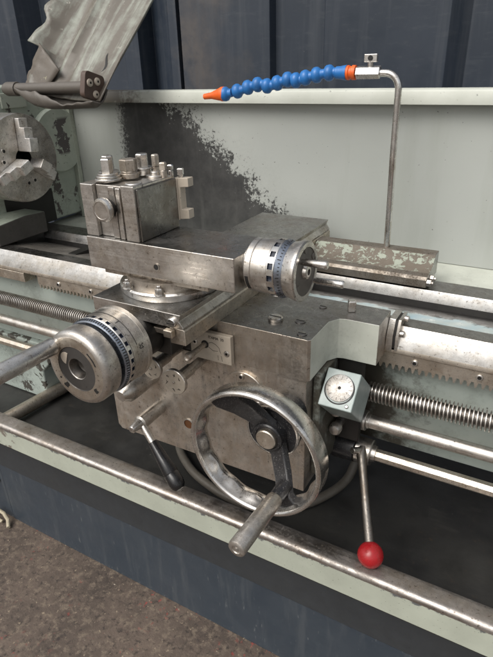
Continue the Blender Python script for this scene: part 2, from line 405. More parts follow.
# base
b = B()
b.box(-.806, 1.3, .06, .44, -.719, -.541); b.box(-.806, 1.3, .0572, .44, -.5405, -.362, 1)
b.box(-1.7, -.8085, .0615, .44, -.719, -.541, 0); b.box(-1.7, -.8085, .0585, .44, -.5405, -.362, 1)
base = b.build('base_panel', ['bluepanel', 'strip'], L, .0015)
base['label'] = 'slate blue lower panel'; b = B(); b.lathe([(0, 0), (0, .006), (.002, .006), (.004, .004), (.004, 0)], (-.826, .0605, -.60), (0, -1, 0), 20)
b.build('bolt', 'guarddark', base)

# tray
b = B()
b.box(-1.7, 1.3, -.022, .47, -.364, -.358)
tray = b.build('chip_tray', 'tray', L)
b = B(); b.box(-1.7, 1.3, -.0305, -.0265, -.352, -.3100)
b.build('tray_lip', 'lip', tray, .001)
b = B()
rimp = [(-.0312, -.3110), (-.0312, -.3085)] + arc(-.0245, -.3085, .0067, 180, 84, 7)[1:] + [(-.008, -.3012), (-.0015, -.3032), (.001, -.310), (.001, -.357), (-.002, -.357), (-.003, -.315), (-.0262, -.315)]
b.prism(rimp, 'x', -1.7, 1.3)
b.build('tray_rim', 'rim' if 'rim' in M else 'ways', tray, 0, 50)
M_r = M['ways']

# splash guard
b = B()
b.box(-.86, 1.3, .420, .426, -.03, .232)
b.prism([(.3095, -.034), (.420, -.0305), (.426, -.0305), (.426, -.06), (.3095, -.06)], 'x', -.80, 1.3, 1)
spl = b.build('splash_guard', ['splash', 'greenclean'], L, .001)
b = B()
b.prism([(.398, .2245), (.398, .243), (.401, .2465), (.437, .2465), (.437, .2425), (.404, .2425), (.402, .2405), (.402, .2245)], 'x', -.86, 1.3)
b.build('splash_rail', 'liptop', spl, 0, 50)

# bed
b = B()
front = [(.137, -.215), (.137, -.0525), (.1095, -.0525), (.1095, -.0455), (.126, -.0198), (.152, -.020), (.154, -.024), (.154, -.215)]
#         wall          under           brown strip        bright V        flat            back edge       inside        bottom
b.prism(front, 'x', -1.6, 1.3, 0, [2, 3, 3, 0, 1, 1, 4, 2])
rear = [(.255, -.21), (.255, -.036), (.262, -.020), (.305, -.020), (.307, -.026), (.307, -.21)]
b.prism(rear, 'x', -.80, 1.3, 0, [4, 0, 1, 1, 2, 2])
b.prism([(.1545, -.0225), (.205, -.033), (.2545, -.046), (.2545, -.09), (.1545, -.09)], 'x', -1.6, 1.3, 5)
for x in (-.56, -.42): b.box(x-.010, x+.010, .1750, .2540, -.060, -.0255, 4)
bed = b.build('bed', ['ways', 'waydark', 'bedgreen', 'warm', 'dark', 'innerbed'], L, .0007)
b = B()
b.prism([(-1.6, -.216), (-.60, -.216), (-.62, -.25), (-.655, -.285), (-.66, -.357), (-1.6, -.357)], 'y', .125, .31)
b.build('bed_foot', 'footgreen', bed, .004)
b = B(); b.box(-1.4, -.625, .1085, .1345, -.0715, -.053)
b.build('rack_end_block', 'warm', bed, .001)

# rack
def rack():
    b = B(); pitch = .0085; x = -.592; pts = [(-.592, -.0535)]
    pts2 = []
    while x < 1.0:
        pts2 += [(x, -.0700), (x+pitch*.18, -.0700), (x+pitch*.40, -.0772), (x+pitch*.60, -.0772), (x+pitch*.82, -.0700)]
        x += pitch
    poly = [(-.592, -.0535)] + pts2 + [(x, -.0700), (x, -.0535)]
    b.prism(poly, 'y', .1115, .1365)
    o = b.build('gear_rack', 'warm', bed, 0, 20)
    for sx in (-.72, -.537, -.458, .102, .180, .30):
        if sx == -.72: continue
        b = B(); b.lathe([(0, .0042), (.0016, .0042), (.0022, .0036), (.0022, .0024), (.0006, .0022), (.0006, 0)], (sx, .1115, -.0615), (0, -1, 0), 20, mis=[0, 0, 0, 1, 1])
        b.build('screw', ['steel', 'ink'], o)
rack()

# leadscrew: real thread
def leadscrew():
    b = B(); pitch = .0049; n = 20; o = (0, .105, -.1155)
    prof = [(0, .0090), (.34, .0090), (.42, .0137), (.68, .0137), (.76, .0090)]
    def run(x0, x1):
        rows = []
        turns = int((x1-x0)/pitch)
        for i in range(turns*5+1):
            t, r = prof[i % 5]; base = x0 + (i//5)*pitch + t*pitch
            rows.append([b.bm.verts.new((base + pitch*k/n, o[1]+r*math.cos(2*PI*k/n), o[2]+r*math.sin(2*PI*k/n))) for k in range(n)])
        for i in range(len(rows)-1):
            for k in range(n-1): b.face([rows[i][k], rows[i][k+1], rows[i+1][k+1], rows[i+1][k]], MI[i % 5])
            if i+5 < len(rows)-1: b.face([rows[i][n-1], rows[i+5][0], rows[i+6][0], rows[i+1][n-1]], MI[i % 5])
    MI = [1, 0, 0, 0, 1]
    run(-1.25, -.30); run(.045, .62)
    return b.build('leadscrew', ['turned', 'bore'], L, 0, 30)
leadscrew()
b = B(); b.cyl((-1.4, .102, -.1625), (1.2, .102, -.1625), .0094, n=32)
b.build('feed_rod', 'turned', L)
b = B(); b.cyl((.036, .102, -.1625), (.050, .102, -.1625), .0145, n=32); b.cyl((.0503, .102, -.1625), (.0545, .102, -.1625), .0105, n=32)
b.build('rod_collar', 'steel', L, .0007)
b = B(); b.lathe([(0, 0), (0, .0092), (2.6, .0092), (2.6, 0)], (-1.4, .1, -.2145), (1, 0, 0), 8, ph=PI/8)
b.build('control_rod', 'warm', L, .0006)

# ---- headstock
b = B()
b.prism([(.175, -.02), (.255, -.02), (.30, -.0195), (.418, -.0195), (.418, .225), (.36, .262), (.13, .262), (.10, .235), (.10, .03), (.175, .02)], 'x', -1.5, -.765)
hs = b.build('headstock', 'greenworn', L, .006)
b = B(); b.prism([(.13, -.0195), (.252, -.0195), (.252, .024), (.20, .027), (.13, .021)], 'x', -1.45, -.705)
ft = b.build('headstock_foot', ['grimygreen', 'grime'], hs, .003)
for p in ft.data.polygons:
    if p.normal.z < .5: p.material_index = 1
b = B(); b.box(-1.45, -.725, .1850, .2545, -.056, -.0200); b.box(-.7655, -.7630, .205, .330, -.0190, .052)  # first box fills a gap; thin black one stands for a recess's shade
b.build('recess_shade_block', 'dark', hs)
b = B(); b.lathe([(0, .067), (.010, .067), (.0125, .0645), (.0125, .0)], (-.765, .369, .149), (1, 0, 0), 64)
b.build('bearing_cover', 'cover', hs)
b = B(); b.box(-.7648, -.752, .425-.018, .4185, -.03, .235)
b.box(-.7648, -.7605, .245, .305, .222, .250); b.build('cover_plate', 'green', hs, .001)

# ---- chuck
CX, CY, CZ, CR = -.672, .200, .139, .0805
b = B(); b.lathe([(-.085, 0), (-.085, .055), (-.062, .055), (-.062, CR-.002), (-.060, CR), (-.0015, CR), (0, CR-.0015), (0, .018), (-.03, .018), (-.03, 0)], (CX, CY, CZ), (1, 0, 0), 96, mis=[0]*7+[1, 1])
chuck = b.build('chuck', ['steel', 'dark'], L)
for a in (86, 205, 324):
    ca, sa = math.cos(math.radians(a)), math.sin(math.radians(a))
    def P(r, t, x): return (CX+x, CY + ca*r - sa*t, CZ + sa*r + ca*t)
    b = B(); w = .0095
    prof = [(.014, .0005), (.072, .0005), (.072, .012), (.056, .012), (.056, .023), (.038, .023), (.038, .034), (.014, .034)]
    va = [b.bm.verts.new(P(r, -w, x)) for r, x in prof]; vb = [b.bm.verts.new(P(r, w, x)) for r, x in prof]
    b.face(va); b.face(vb[::-1])
    for i in range(8): b.face([va[i], va[(i+1) % 8], vb[(i+1) % 8], vb[i]])
    b.build('jaw', 'jaw', chuck, .0012)
for a in (35, 65, 155, 180, 270, 290):
    for r in (.045,):
        b = B(); b.lathe([(.0003, .0052), (.0012, .0048), (.0012, .0030), (.0004, .0028), (.0004, 0)], (CX, CY+r*math.cos(math.radians(a)), CZ+r*math.sin(math.radians(a))), (1, 0, 0), 18, mis=[0, 0, 1, 1])
        b.build('socket_screw', ['steel', 'ink'], chuck)

# ---- chuck guard (swung up)
def guard():
    d = Vector((0, .70, .714)); nrm = Vector((0, -.714, .70)); o0 = Vector((-.69, .252, .245))
    prof = [(0, .041), (.008, .036), (.020, .022), (.032, .012), (.046, .006), (.056, .004), (.064, .010), (.072, .011), (.080, .003), (.092, .000), (.100, .006), (.107, .006), (.114, 0), (.135, -.002), (.160, -.002), (.176, -.001), (.187, .000), (.191, .002), (.195, .008)]
    b = B(); nL = 60; rows = []
    for i in range(nL+1):
        s = .002 + .50*i/nL; row = []
        for j, (x, h) in enumerate(prof):
            sx, hh = x, h
            if s < .083:                      # torn away corner: the wall drops towards the bottom lip
                k = max(0, (.083-s)/.081); hh = h*(1-.80*k) + .001*k; sx = x + .030*max(0, 1-x/.06)*(1-k)
            elif j < 2: sx += .005*math.sin(s*61) + .004*math.sin(s*137+1); hh += .004*math.sin(s*83)
            hh -= .05*max(0, s)*(x/.184)
            row.append(b.bm.verts.new(o0 + Vector((sx, 0, 0)) + d*(s - .016*x/.184*(1 if i == 0 else 0) ) + nrm*(hh + .0015*math.sin(s*17+x*40))))
        rows.append(row)
    for A, D in zip(rows, rows[1:]):
        for j in range(len(prof)-1): b.face([A[j], A[j+1], D[j+1], D[j]])
    g = b.build('chuck_guard', 'guard', L, 0, 50)
    m = g.modifiers.new('thick', 'SOLIDIFY'); m.thickness = .0026; m.offset = -1
    def lerp(tab, q):
        for (a0, v0), (a1, v1) in zip(tab, tab[1:]):
            if q <= a1: return v0 + (v1-v0)*(q-a0)/(a1-a0)
        return tab[-1][1]
    b = B(); rows = []                      # bottom of the guard curls forward round the rod; its lip is torn
    for i in range(61):
        q = i/60; x = .000 + .191*q
        zb = lerp([(0, .2585), (.05, .2480), (.12, .2390), (.22, .2310), (.36, .2265), (.6, .2268), (.93, .2290), (.97, .2310), (1, .2360)], q)
        zu = lerp([(0, .2610), (.14, .2555), (.30, .2545), (.36, .2500), (.45, .2455), (.55, .2380), (.62, .2330), (1, .2400)], q) + .0008*math.sin(i*.8)
        zu = max(zu, zb+.002)
        rows.append([b.bm.verts.new(Vector((-.69 + x, yy, zz))) for yy, zz in ((.2620, .2560), (.2570, max(zb+.012, .244)), (.2500, zb+.004), (.2400, zb), (.2310, zb+.0015), (.2255, min(zu, zb+.006)), (.2235, zu))])
    for A, D in zip(rows, rows[1:]):
        for j in range(6): b.face([A[j], A[j+1], D[j+1], D[j]])
    fl = b.build('end_flap', 'guarddark', g, 0, 50); m = fl.modifiers.new('thick', 'SOLIDIFY'); m.thickness = .003
    b = B(); rows = []                      # darker torn side wall below the notch
    A0, B0, A1, B1 = Vector((-.690, .2500, .262)), Vector((-.661, .2795, .333)), Vector((-.640, .2555, .258)), Vector((-.612, .2680, .288))
    for i in range(13):
        q = i/12; l = A0.lerp(B0, q) + Vector((.0022*math.sin(i*1.4), -.001, .0012*math.sin(i*2.1))); r_ = A1.lerp(B1, q) + nrm*.002
        rows.append([b.bm.verts.new(l.lerp(r_ - nrm*.0035, w) + nrm*.003*math.sin(w*PI)*-1) for w in (0, .25, .5, .75, 1)])
    for A, D in zip(rows, rows[1:]):
        for j in range(4): b.face([A[j], A[j+1], D[j+1], D[j]])
    sw_ = b.build('torn_wall', 'wallbrown', g, 0, 50); m = sw_.modifiers.new('thick', 'SOLIDIFY'); m.thickness = .0024
    b = B(); prev = None                    # slit torn in the sheet beside the bracket
    for i in range(9):
        q = i/8; ss = .046 + .050*q; wd = .0026*math.sin(PI*min(1, .15+q*.85)) + .0003; xc = .158 + .006*math.sin(q*5)
        hh = -.002 - .05*ss*(xc/.184) + .0015*math.sin(ss*17+xc*40) + .0036
        cur = [b.bm.verts.new(o0 + Vector((xc+w_, 0, 0)) + d*ss + nrm*hh) for w_ in (-wd, wd)]
        if prev: b.face([prev[0], prev[1], cur[1], cur[0]])
        prev = cur
    b.build('slit', 'ink', g)
    b = B(); b.cyl((-.735, .241, .258), (-.512, .241, .260), .0098, n=28); b.cyl((-.728, .241, .258), (-.700, .241, .258), .0125, n=24); b.build('hinge_rod', 'guarddark', g, .001)
    pts = []
    for cx, cz, a in ((.015, .0135, 0), (-.015, .0135, 90), (-.015, -.0135, 180), (.015, -.0135, 270)): pts += arc(cx, cz, .008, a, a+90, 5)
    ang = math.radians(-16)
    pts = [(.241 + p[0]*math.cos(ang)-p[1]*math.sin(ang), .2605 + p[0]*math.sin(ang)+p[1]*math.cos(ang)) for p in pts]
    b = B(); b.prism(pts, 'x', -.517, -.506); br = b.build('bracket_plate', 'plate_brown', g, .001)
    for y, z in ((.231, .267), (.249, .268), (.242, .248)):
        b = B(); b.lathe([(0, .0066), (.002, .0062), (.003, .004), (.003, .0020), (.0015, .0018), (.0015, 0)], (-.506, y-.001, z), (1, 0, 0), 20, mis=[0, 0, 0, 1, 1]); b.build('screw', ['tan', 'ink'], br)
guard()

# ---- saddle
b = B()
poly = [(-.124, .0), (0.0, .0), (.0035, .003), (.0035, .058), (.012, .0715), (.0195, .074), (.0625, .074), (.0625, .124), (-.124, .124)]
b.prism(poly, 'z', -.0565, 0, 0, [2, 2, 3, 3, 3, 3, 0, 1, 1])
for fc in b.bm.faces:
    if abs(fc.normal.z) > .9 or len(fc.verts) > 6: fc.material_index = 1
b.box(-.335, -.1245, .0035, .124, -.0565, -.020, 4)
b.box(-.170, -.1245, .0030, .1235, -.0195, -.0012, 0)
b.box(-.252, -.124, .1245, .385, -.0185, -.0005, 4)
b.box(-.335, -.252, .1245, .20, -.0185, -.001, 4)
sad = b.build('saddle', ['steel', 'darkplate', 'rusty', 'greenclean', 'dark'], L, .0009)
def flat_screw(x, y, z, r, h, par, slot=True, mat='bright'):
    b = B(); b.lathe([(0, 0), (0, r), (h*.7, r), (h, r*.85), (h, 0)], (x, y, z), (0, 0, 1), 28)
    o = b.build('screw', mat, par)
    if slot:
        b = B(); b.box(x-r*.8, x+r*.8, y-.0008, y+.0008, z+h-.0002, z+h+.0003); b.build('slot', 'ink', o)
flat_screw(-.058, .034, .0002, .0095, .0045, sad)
flat_screw(-.028, .043, .0002, .0068, .0012, sad, mat='darkplate')
flat_screw(-.012, .012, .0002, .006, .0012, sad, mat='darkplate')
flat_screw(-.019, .095, .0002, .005, .0014, sad, mat='darkplate')
b = B(); b.lathe([(0, 0), (0, .0068), (.013, .0068), (.0145, .0058), (.0145, 0)], (.018, .100, .0003), (0, 0, 1), 4, ph=.5); b.build('square_bolt', 'bright', sad, .0007)
# way wiper
b = B(); b.prism([(.1085, -.050), (.1085, -.030), (.118, -.0085), (.148, -.0085), (.148, -.0195), (.1265, -.0195), (.1105, -.0435), (.1105, -.050)], 'x', .0628, .0715)
wp = b.build('way_wiper', 'steel', L, .0006)
b = B(); b.prism([(.1095, -.048), (.1095, -.032), (.119, -.0105), (.146, -.0105), (.146, -.0195), (.1265, -.0195), (.1105, -.0435), (.1105, -.048)], 'x', .0715, .0745); b.build('felt_strip', 'dark', wp)
b = B(); b.prism([(.1088, -.049), (.1088, -.0305), (.1185, -.009), (.147, -.009), (.147, -.0195), (.1265, -.0195), (.1105, -.0435), (.1105, -.049)], 'x', .0745, .0785); b.build('clamp_plate', 'steel', wp, .0005)
for y, z in ((.117, -.027), (.136, -.0135)):
    b = B(); b.lathe([(0, 0), (0, .0042), (.0045, .0042), (.0055, .0034), (.0055, 0)], (.0785, y, z), (1, 0, 0), 20); b.build('screw', 'steel', wp)

# scale plate with a small pull pin on the saddle front
b = B(); b.box(-.161, -.0995, -.0085, -.0005, -.056, -.0155)
pl = b.build('engraved_plate', 'tan', L, .001)
text_mesh('lettering', 'ITAMA  35', .0052, 'ink', (-.121, -.0087, -.0215), (1, 0, 0), (0, 0, 1), pl)
b = B()
for pts in ([(-.135, -.032), (-.128, -.028), (-.122, -.030), (-.117, -.034), (-.115, -.041)], [(-.135, -.035), (-.126, -.040), (-.119, -.039)], [(-.119, -.045), (-.119, -.052)], [(-.114, -.045), (-.113, -.0525)]):
    b.tube([(x, -.0086, z) for x, z in pts], .00025, 6)
b.build('engraved_mark', 'ink', pl)
for x, z in ((-.154, -.033), (-.106, -.040)):
    b = B(); b.lathe([(-.001, .0042), (.0004, .0042), (.0008, .0036), (.0008, .0018), (.0, .0016), (.0, 0)], (x, -.0085, z), (0, -1, 0), 20, mis=[1, 0, 0, 1, 1]); b.build('screw', ['steel', 'ink'], pl)
b = B(); b.lathe([(0, .0055), (.0003, .0055), (.0003, 0)], (-.138, -.0088, -.033), (0, -1, 0), 24); b.build('pin_hole', 'ink', pl)
b = B(); b.lathe([(0, .0034), (.030, .0036), (.034, .0052), (.038, .0052), (.040, .0044), (.0385, .0026), (.0385, 0)], (-.138, -.009, -.033), (0, -1, 0), 24); b.build('pull_pin', 'rusty', pl)

# ---- cross slide
b = B()
b.prism([(-.2545, .0200), (-.1200, .0200), (-.1200, .0225), (-.1255, .0300), (-.1225, .0380), (-.2545, .0380)], 'y', -.075, .372, 0)
for fc in b.bm.faces: fc.material_index = 0
b.prism([(-.1400, -.0002), (-.1185, -.0002), (-.1185, .0180), (-.1200, .0199), (-.1400, .0199)], 'y', -.0745, .371, 2)
b.box(-.2545, -.2400, -.0745, .371, -.0002, .0199, 2)
b.box(-.2399, -.1401, -.030, .36, .0005, .0199, 3)
cs = b.build('cross_slide', ['steel', 'darkplate', 'warm', 'dark'], L, .0008)
# top sheet of cross slide: reflection of the dark wall put in as darker steel
for p in cs.data.polygons:
    if p.normal.z > .9 and (cs.data.vertices[p.vertices[0]].co.z + WL[cs.name].z - OFF.z) > .035: p.material_index = 1
b = B(); b.lathe([(0, 0), (0, .0058), (.003, .0058), (.004, .005), (.004, 0)], (-.134, -.075, .0275), (0, -1, 0), 28)
gs = b.build('gib_screw', 'bright', cs)
b = B(); b.box(-.1392, -.1288, -.0794, -.0789, .0268, .0282); b.build('slot', 'ink', gs)
b = B(); b.box(-.143, -.131, -.083, -.0752, .0105, .0195); b.build('gib_block', 'warm', cs, .001)
b = B(); b.box(-.182, -.150, -.070, -.030, .006, .0125); b.build('dovetail_gib', 'rusty', cs, .0005)

# ---- swivel base
b = B()
b.lathe([(.0003, 0), (.0003, .0645), (.003, .0655), (.0085, .0655), (.0105, .0635), (.0105, .056), (.0210, .0555), (.0210, 0)], (-.190, .003, .038), (0, 0, 1), 96, mis=[0, 0, 0, 0, 0, 1, 1])
sw = b.build('swivel_base', ['bright', 'rusty'], L)
b = B(); b.box(-.262, -.106, -.040, .03, .0563, .0648); b.build('swivel_plate', 'rusty', sw, .0008)
for x, y in ((-.213, -.0555), (-.164, -.0565)):
    b = B(); b.lathe([(0, 0), (0, .0066), (.0014, .0066), (.0014, 0)], (x, y, .0487), (0, 0, 1), 24)
    b.lathe([(.0015, 0), (.0015, .0052), (.0075, .0052), (.0085, .0046), (.0085, .003), (.011, .0029), (.0118, .002), (.0118, 0)], (x, y, .0487), (0, 0, 1), 6)
    b.build('nut', 'bright', sw, .0003)

# ---- compound slide
b = B()
b.box(-.2755, -.0650, -.0495, .0320, .0650, .1050)
cp = b.build('compound_slide', ['steel', 'darkplate'], L, .0012)
for p in cp.data.polygons:
    if p.normal.z > .9: p.material_index = 1
b = B(); b.lathe([(.0002, .0046), (.0007, .0046), (.0007, .0034), (.0003, .0032), (.0003, 0)], (-.170, -.0497, .080), (0, -1, 0), 24, mis=[0, 0, 1, 1]); b.build('oil_nipple', ['steel', 'ink'], cp)

# ---- compound handwheel (axis +x)
AY, AZ = -.012, .0885
b = B()
b.lathe([(0, 0), (0, .021), (.004, .021), (.004, .0265), (.0065, .0285), (.0065, .0295), (.0130, .0295)], (-.0648, AY, AZ), (1, 0, 0), 64)
b.lathe([(.0130, .0295), (.0140, .0285), (.0150, .0285), (.0155, .0300), (.0325, .0305), (.0335, .030), (.0335, 0)], (-.0648, AY, AZ), (1, 0, 0), 64)
b.lathe([(.0512, 0), (.0512, .0300), (.0520, .0305), (.0610, .0325), (.0625, .0330), (.0650, .0330), (.0665, .0315), (.0665, .0265)], (-.0648, AY, AZ), (1, 0, 0), 72)
b.lathe([(.0665, .0265), (.0655, .0260), (.0655, .0085), (.0690, .0075), (.0698, .0062), (.0698, .0035), (.0680, .0032), (.0680, 0)], (-.0648, AY, AZ), (1, 0, 0), 48, mis=[1, 1, 0, 0, 0, 1, 1])
tw = b.build('compound_handwheel', ['steel', 'guarddark'], L)
b = B()
for k in range(12):
    a = math.radians(150 + k*5)
    b.box(0, 0, 0, 0, 0, 0) if False else None
b.prism([(AY + r*math.cos(t), AZ + r*math.sin(t)) for r, t in [(.0299, math.radians(188)), (.0299, math.radians(200)), (.0299, math.radians(212)), (.0299, math.radians(224)), (.024, math.radians(224)), (.024, math.radians(188))]], 'x', -.0572, -.0535)
b.build('dial_window', 'ink', tw)
def crown_ring(ax, o, t0, t1, r, n, par, mats, frac=.5, ph=0.0):
    """a dial ring with a row of bright raised lands between dark pockets"""
    ax = Vector(ax); u = ax.orthogonal().normalized(); w = ax.cross(u); o = Vector(o)
    b = B()
    b.lathe([(t0, 0), (t0, r), (t0+.0008, r+.0006), (t0+.0016, r+.0006), (t0+.0018, r-.0016), (t1-.0018, r-.0016), (t1-.0016, r+.0006), (t1-.0008, r+.0006), (t1, r), (t1, 0)], o, ax, 72, mis=[0, 0, 0, 1, 1, 1, 0, 0, 0])
    for k in range(n):
        a0 = 2*PI*k/n + ph; a1 = a0 + 2*PI/n*frac
        pts = []
        for a in (a0, (a0+a1)/2, a1):
            e = u*math.cos(a) + w*math.sin(a); pts.append(e)
        vs = [[b.bm.verts.new(o + ax*t + e*rr) for e in pts] for t, rr in ((t0+.0015, r-.002), (t0+.0015, r+.0007), (t1-.0015, r+.0007), (t1-.0015, r-.002))]
        for i in range(3):
            for j in range(2): b.face([vs[i][j], vs[i][j+1], vs[i+1][j+1], vs[i+1][j]])
        for j in (0, 2): b.face([vs[i][j] for i in range(4)])
    return b.build('dial_ring', mats, par)
crown_ring((1, 0, 0), (-.0648, AY, AZ), .0337, .0430, .0312, 15, tw, ['chrome', 'pit'], .5)
b = B(); b.lathe([(.0431, 0), (.0431, .0310), (.0440, .0325), (.0495, .0300), (.0510, .0290), (.0510, 0)], (-.0648, AY, AZ), (1, 0, 0), 72)
gr = b.build('graduated_ring', 'dialblue', tw)
b = B()
for k in range(50):
    a = 2*PI*k/50; r = .0304; x0 = -.0648+.0488
    e = Vector((0, math.cos(a), math.sin(a))); s = Vector((0, -math.sin(a), math.cos(a)))*.0005
    L_ = .0022 if k % 5 else .0038
    q = [Vector((x0-L_+.0003, AY, AZ)) + e*(.0304+ (L_)*.45), Vector((x0, AY, AZ)) + e*.0304]
    b.face([b.bm.verts.new(q[0]-s), b.bm.verts.new(q[0]+s), b.bm.verts.new(q[1]+s), b.bm.verts.new(q[1]-s)])
b.build('graduation', 'ink', gr)
for y, z, l in ((-.022, .1025, .029), (.011, .0705, .036)):
    b = B(); b.lathe([(-.002, .0030), (.003, .0030), (.0045, .0040), (l-.004, .0044), (l-.0015, .0044), (l, .0034), (l, 0)], (.0008, y, z), (1, 0, .02), 24); b.build('handle', 'chrome', tw)
for y, z in ((-.012, .112), (.0085, .1), (-.03, .075)):
    b = B(); b.lathe([(0, .0038), (.001, .0036), (.001, 0)], (.0008, y, z), (1, 0, 0), 16); b.build('screw', 'guarddark', tw)

# ---- tool post
b = B()
b.box(-.2570, -.2130, -.0400, .0300, .1052, .1670)          # core
b.box(-.2770, -.2575, -.0455, .0290, .1052, .1675)          # left dovetail bar
b.box(-.2125, -.1935, -.0470, .0300, .1052, .1695)          # right dovetail bar
b.box(-.2355, -.2260, -.0435, -.0400, .1052, .1660)
b.box(-.2235, -.2165, -.0450, -.0400, .1052, .1655)
tp = b.build('tool_post', ['steel', 'darkplate'], L, .0012)
b = B(); b.box(-.1933, -.1905, -.0440, .0290, .1056, .1660); b.build('side_plate', 'sidedark', tp, .0008)
b = B(); b.lathe([(0, .0105), (.010, .0105), (.010, .0130), (.0115, .0142), (.0150, .0142), (.0175, .0128), (.0180, .0105), (.0172, .0100), (.0172, 0)], (-.236, -.0405, .1415), (0, -1, 0), 48, mis=[2, 2, 0, 0, 0, 1, 1, 1])
b.build('piston_button', ['bright', 'steel', 'ink'], tp)
def stud(x, y, z, parts, name, mat, n=6, ph=.3):
    b = B(); h = z
    for kind, r, t in parts:
        if kind == 'w': b.lathe([(0, 0), (0, r), (t*.2, r+.0004), (t*.8, r+.0004), (t, r), (t, 0)], (x, y, h+.0001), (0, 0, 1), 32)
        elif kind == 'c': b.lathe([(0, 0), (0, r), (t-.0008, r), (t, r-.0008), (t, 0)], (x, y, h+.0001), (0, 0, 1), 28)
        else:
            m = int(kind[1:]); b.lathe([(0, 0), (0, r), (t-.0012, r), (t, r-.0012), (t, 0)], (x, y, h+.0001), (0, 0, 1), m, ph=ph)
        h += t
    return b.build(name, mat, tp, .0003)
stud(-.2490, -.0250, .1690, [('w', .0155, .0030), ('w', .0135, .0030), ('w', .0115, .0025), ('h4', .0068, .0165)], 'clamp_bolt', 'bright')
stud(-.2700, -.0005, .1690, [('w', .013, .003), ('w', .012, .003), ('h6', .0072, .018)], 'clamp_bolt', 'bright')
stud(-.2360, -.0020, .1690, [('c', .0115, .0060), ('c', .0100, .0025), ('h6', .0108, .0135)], 'centre_nut', 'rusty', ph=.1)
stud(-.2340, .0210, .1690, [('c', .0105, .0070), ('w', .0125, .0020), ('h6', .0078, .0160)], 'clamp_bolt', 'bright')
stud(-.2050, -.0320, .1697, [('c', .010, .0010)], 'cover_disc', 'bright')
stud(-.2080, .0120, .1695, [('w', .0105, .0025), ('c', .0055, .0040)], 'lock_washer', 'steel')
stud(-.2180, .0270, .1690, [('c', .0042, .0100), ('h6', .0050, .0140)], 'set_screw', 'rusty')
stud(-.1975, .0150, .1690, [('c', .0042, .0085), ('h4', .0050, .0090)], 'set_screw', 'rusty')
stud(-.1960, .0270, .1690, [('c', .0034, .0065), ('h4', .0040, .0065)], 'set_screw', 'bright')
b = B()
b.prism([(-.1960, .114), (-.1760, .1165), (-.1760, .128), (-.1865, .1275), (-.1865, .1545), (-.1740, .1560), (-.1740, .1665), (-.1960, .1655)], 'y', .0305, .0420)
b.box(-.1960, -.1895, .0290, .0304, .114, .1655)
th = b.build('tool_holder', 'tan', tp, .0007)
b = B(); b.cyl((-.1880, .036, .1660), (-.1880, .036, .1690), .003, n=16); b.lathe([(0, 0), (0, .0048), (.007, .0048), (.0078, .004), (.0078, 0)], (-.1880, .036, .1690), (0, 0, 1), 4, ph=.4); b.build('set_screw', 'bright', th, .0003)

# ---- cross-feed handwheel (axis -y)
XX, XZ, XO = -.187, .005, -.104
b = B()
b.lathe([(.0, 0), (.0, .0430), (.0018, .0452), (.0075, .0455), (.0078, .0446), (.0300, .0444), (.0302, .0435), (.0302, 0)], (XX, XO, XZ), (0, -1, 0), 96)
xb = b.build('cross_feed_dial', 'steel', L, 0, 18)
b = B(); b.tube([(XX + .0447*math.cos(math.radians(a)), XO-.0215, XZ + .0447*math.sin(math.radians(a))) for a in range(20, 131, 5)], .0003, 6)
b.tube([(XX + .0447*math.cos(math.radians(62)), XO-.0215-.0012*i, XZ + .0447*math.sin(math.radians(62))) for i in range(6)], .0003, 6)
b.build('index_line', 'ink', xb)
text_mesh('numeral', '25', .007, 'ink', (XX+.0447*math.cos(.25), XO-.016, XZ+.0447*math.sin(.25)), (0, -1, 0), (-math.sin(.25), 0, math.cos(.25)), xb)
crown_ring((0, -1, 0), (XX, XO, XZ),   .0304, .0378, .0442, 28, xb, ['bright', 'pit'], .52)
b = B(); b.lathe([(.0380, 0), (.0380, .0436), (.0392, .0447), (.0432, .0436), (.0440, .0420), (.0440, 0)], (XX, XO, XZ), (0, -1, 0), 96)
kn = b.build('knurled_ring', 'dialblue', xb, 0, 18)
b = B()
for k in range(90):
    a = 2*PI*k/90; e = Vector((math.cos(a), 0, math.sin(a))); s = Vector((-math.sin(a), 0, math.cos(a)))*.0006
    p = Vector((XX, XO-.0394, XZ)) + e*.0449; q = Vector((XX, XO-.0430, XZ)) + e*.04385
    b.face([b.bm.verts.new(p-s), b.bm.verts.new(p+s), b.bm.verts.new(q+s), b.bm.verts.new(q-s)])
b.build('graduation', 'ink', kn)
b = B(); b.lathe([(.0441, 0), (.0441, .0375), (.0490, .0375), (.0490, 0)], (XX, XO, XZ), (0, -1, 0), 48)
b.build('spacer', 'ink', xb)
b = B()
b.lathe([(.0491, 0), (.0491, .0410), (.0498, .0422), (.0512, .0430), (.0655, .0432), (.0680, .0427), (.0700, .0414), (.0714, .0394), (.0720, .0368)], (XX, XO, XZ), (0, -1, 0), 128)
b.lathe([(.0720, .0368), (.0721, .0262)], (XX, XO, XZ), (0, -1, 0), 128, 3)
b.lathe([(.0721, .0262), (.0712, .0256), (.0712, .0125), (.0705, .0118), (.0600, .0095), (.0560, .0)], (XX, XO, XZ), (0, -1, 0), 64, mis=[2, 1, 0, 2, 2])
xw = b.build('cross_feed_handwheel', ['turned', 'annulus', 'bore', 'warm'], L)
FY = -.1761
b = B()
pts = arc(XX-.0135, XZ+.010, .0072, 60, 260, 10)
b.prism(pts, 'y', FY+.0002, FY+.0008); b.build('bare_patch', 'tan', xw)
def face_mark(poly, name='stamped_mark'):
    b = B(); b.prism(poly, 'y', FY-.0003, FY+.0004); b.build(name, 'ink', xw)
face_mark(arc(XX, XZ, .0315, 20, 50, 6) + arc(XX, XZ, .0300, 50, 20, 6))
def blotch(cx, cz, r, sd):
    rnd = random.Random(sd); return [(cx + r*(.5+.7*rnd.random())*math.cos(2*PI*k/9), cz + r*(.5+.7*rnd.random())*math.sin(2*PI*k/9)) for k in range(9)]
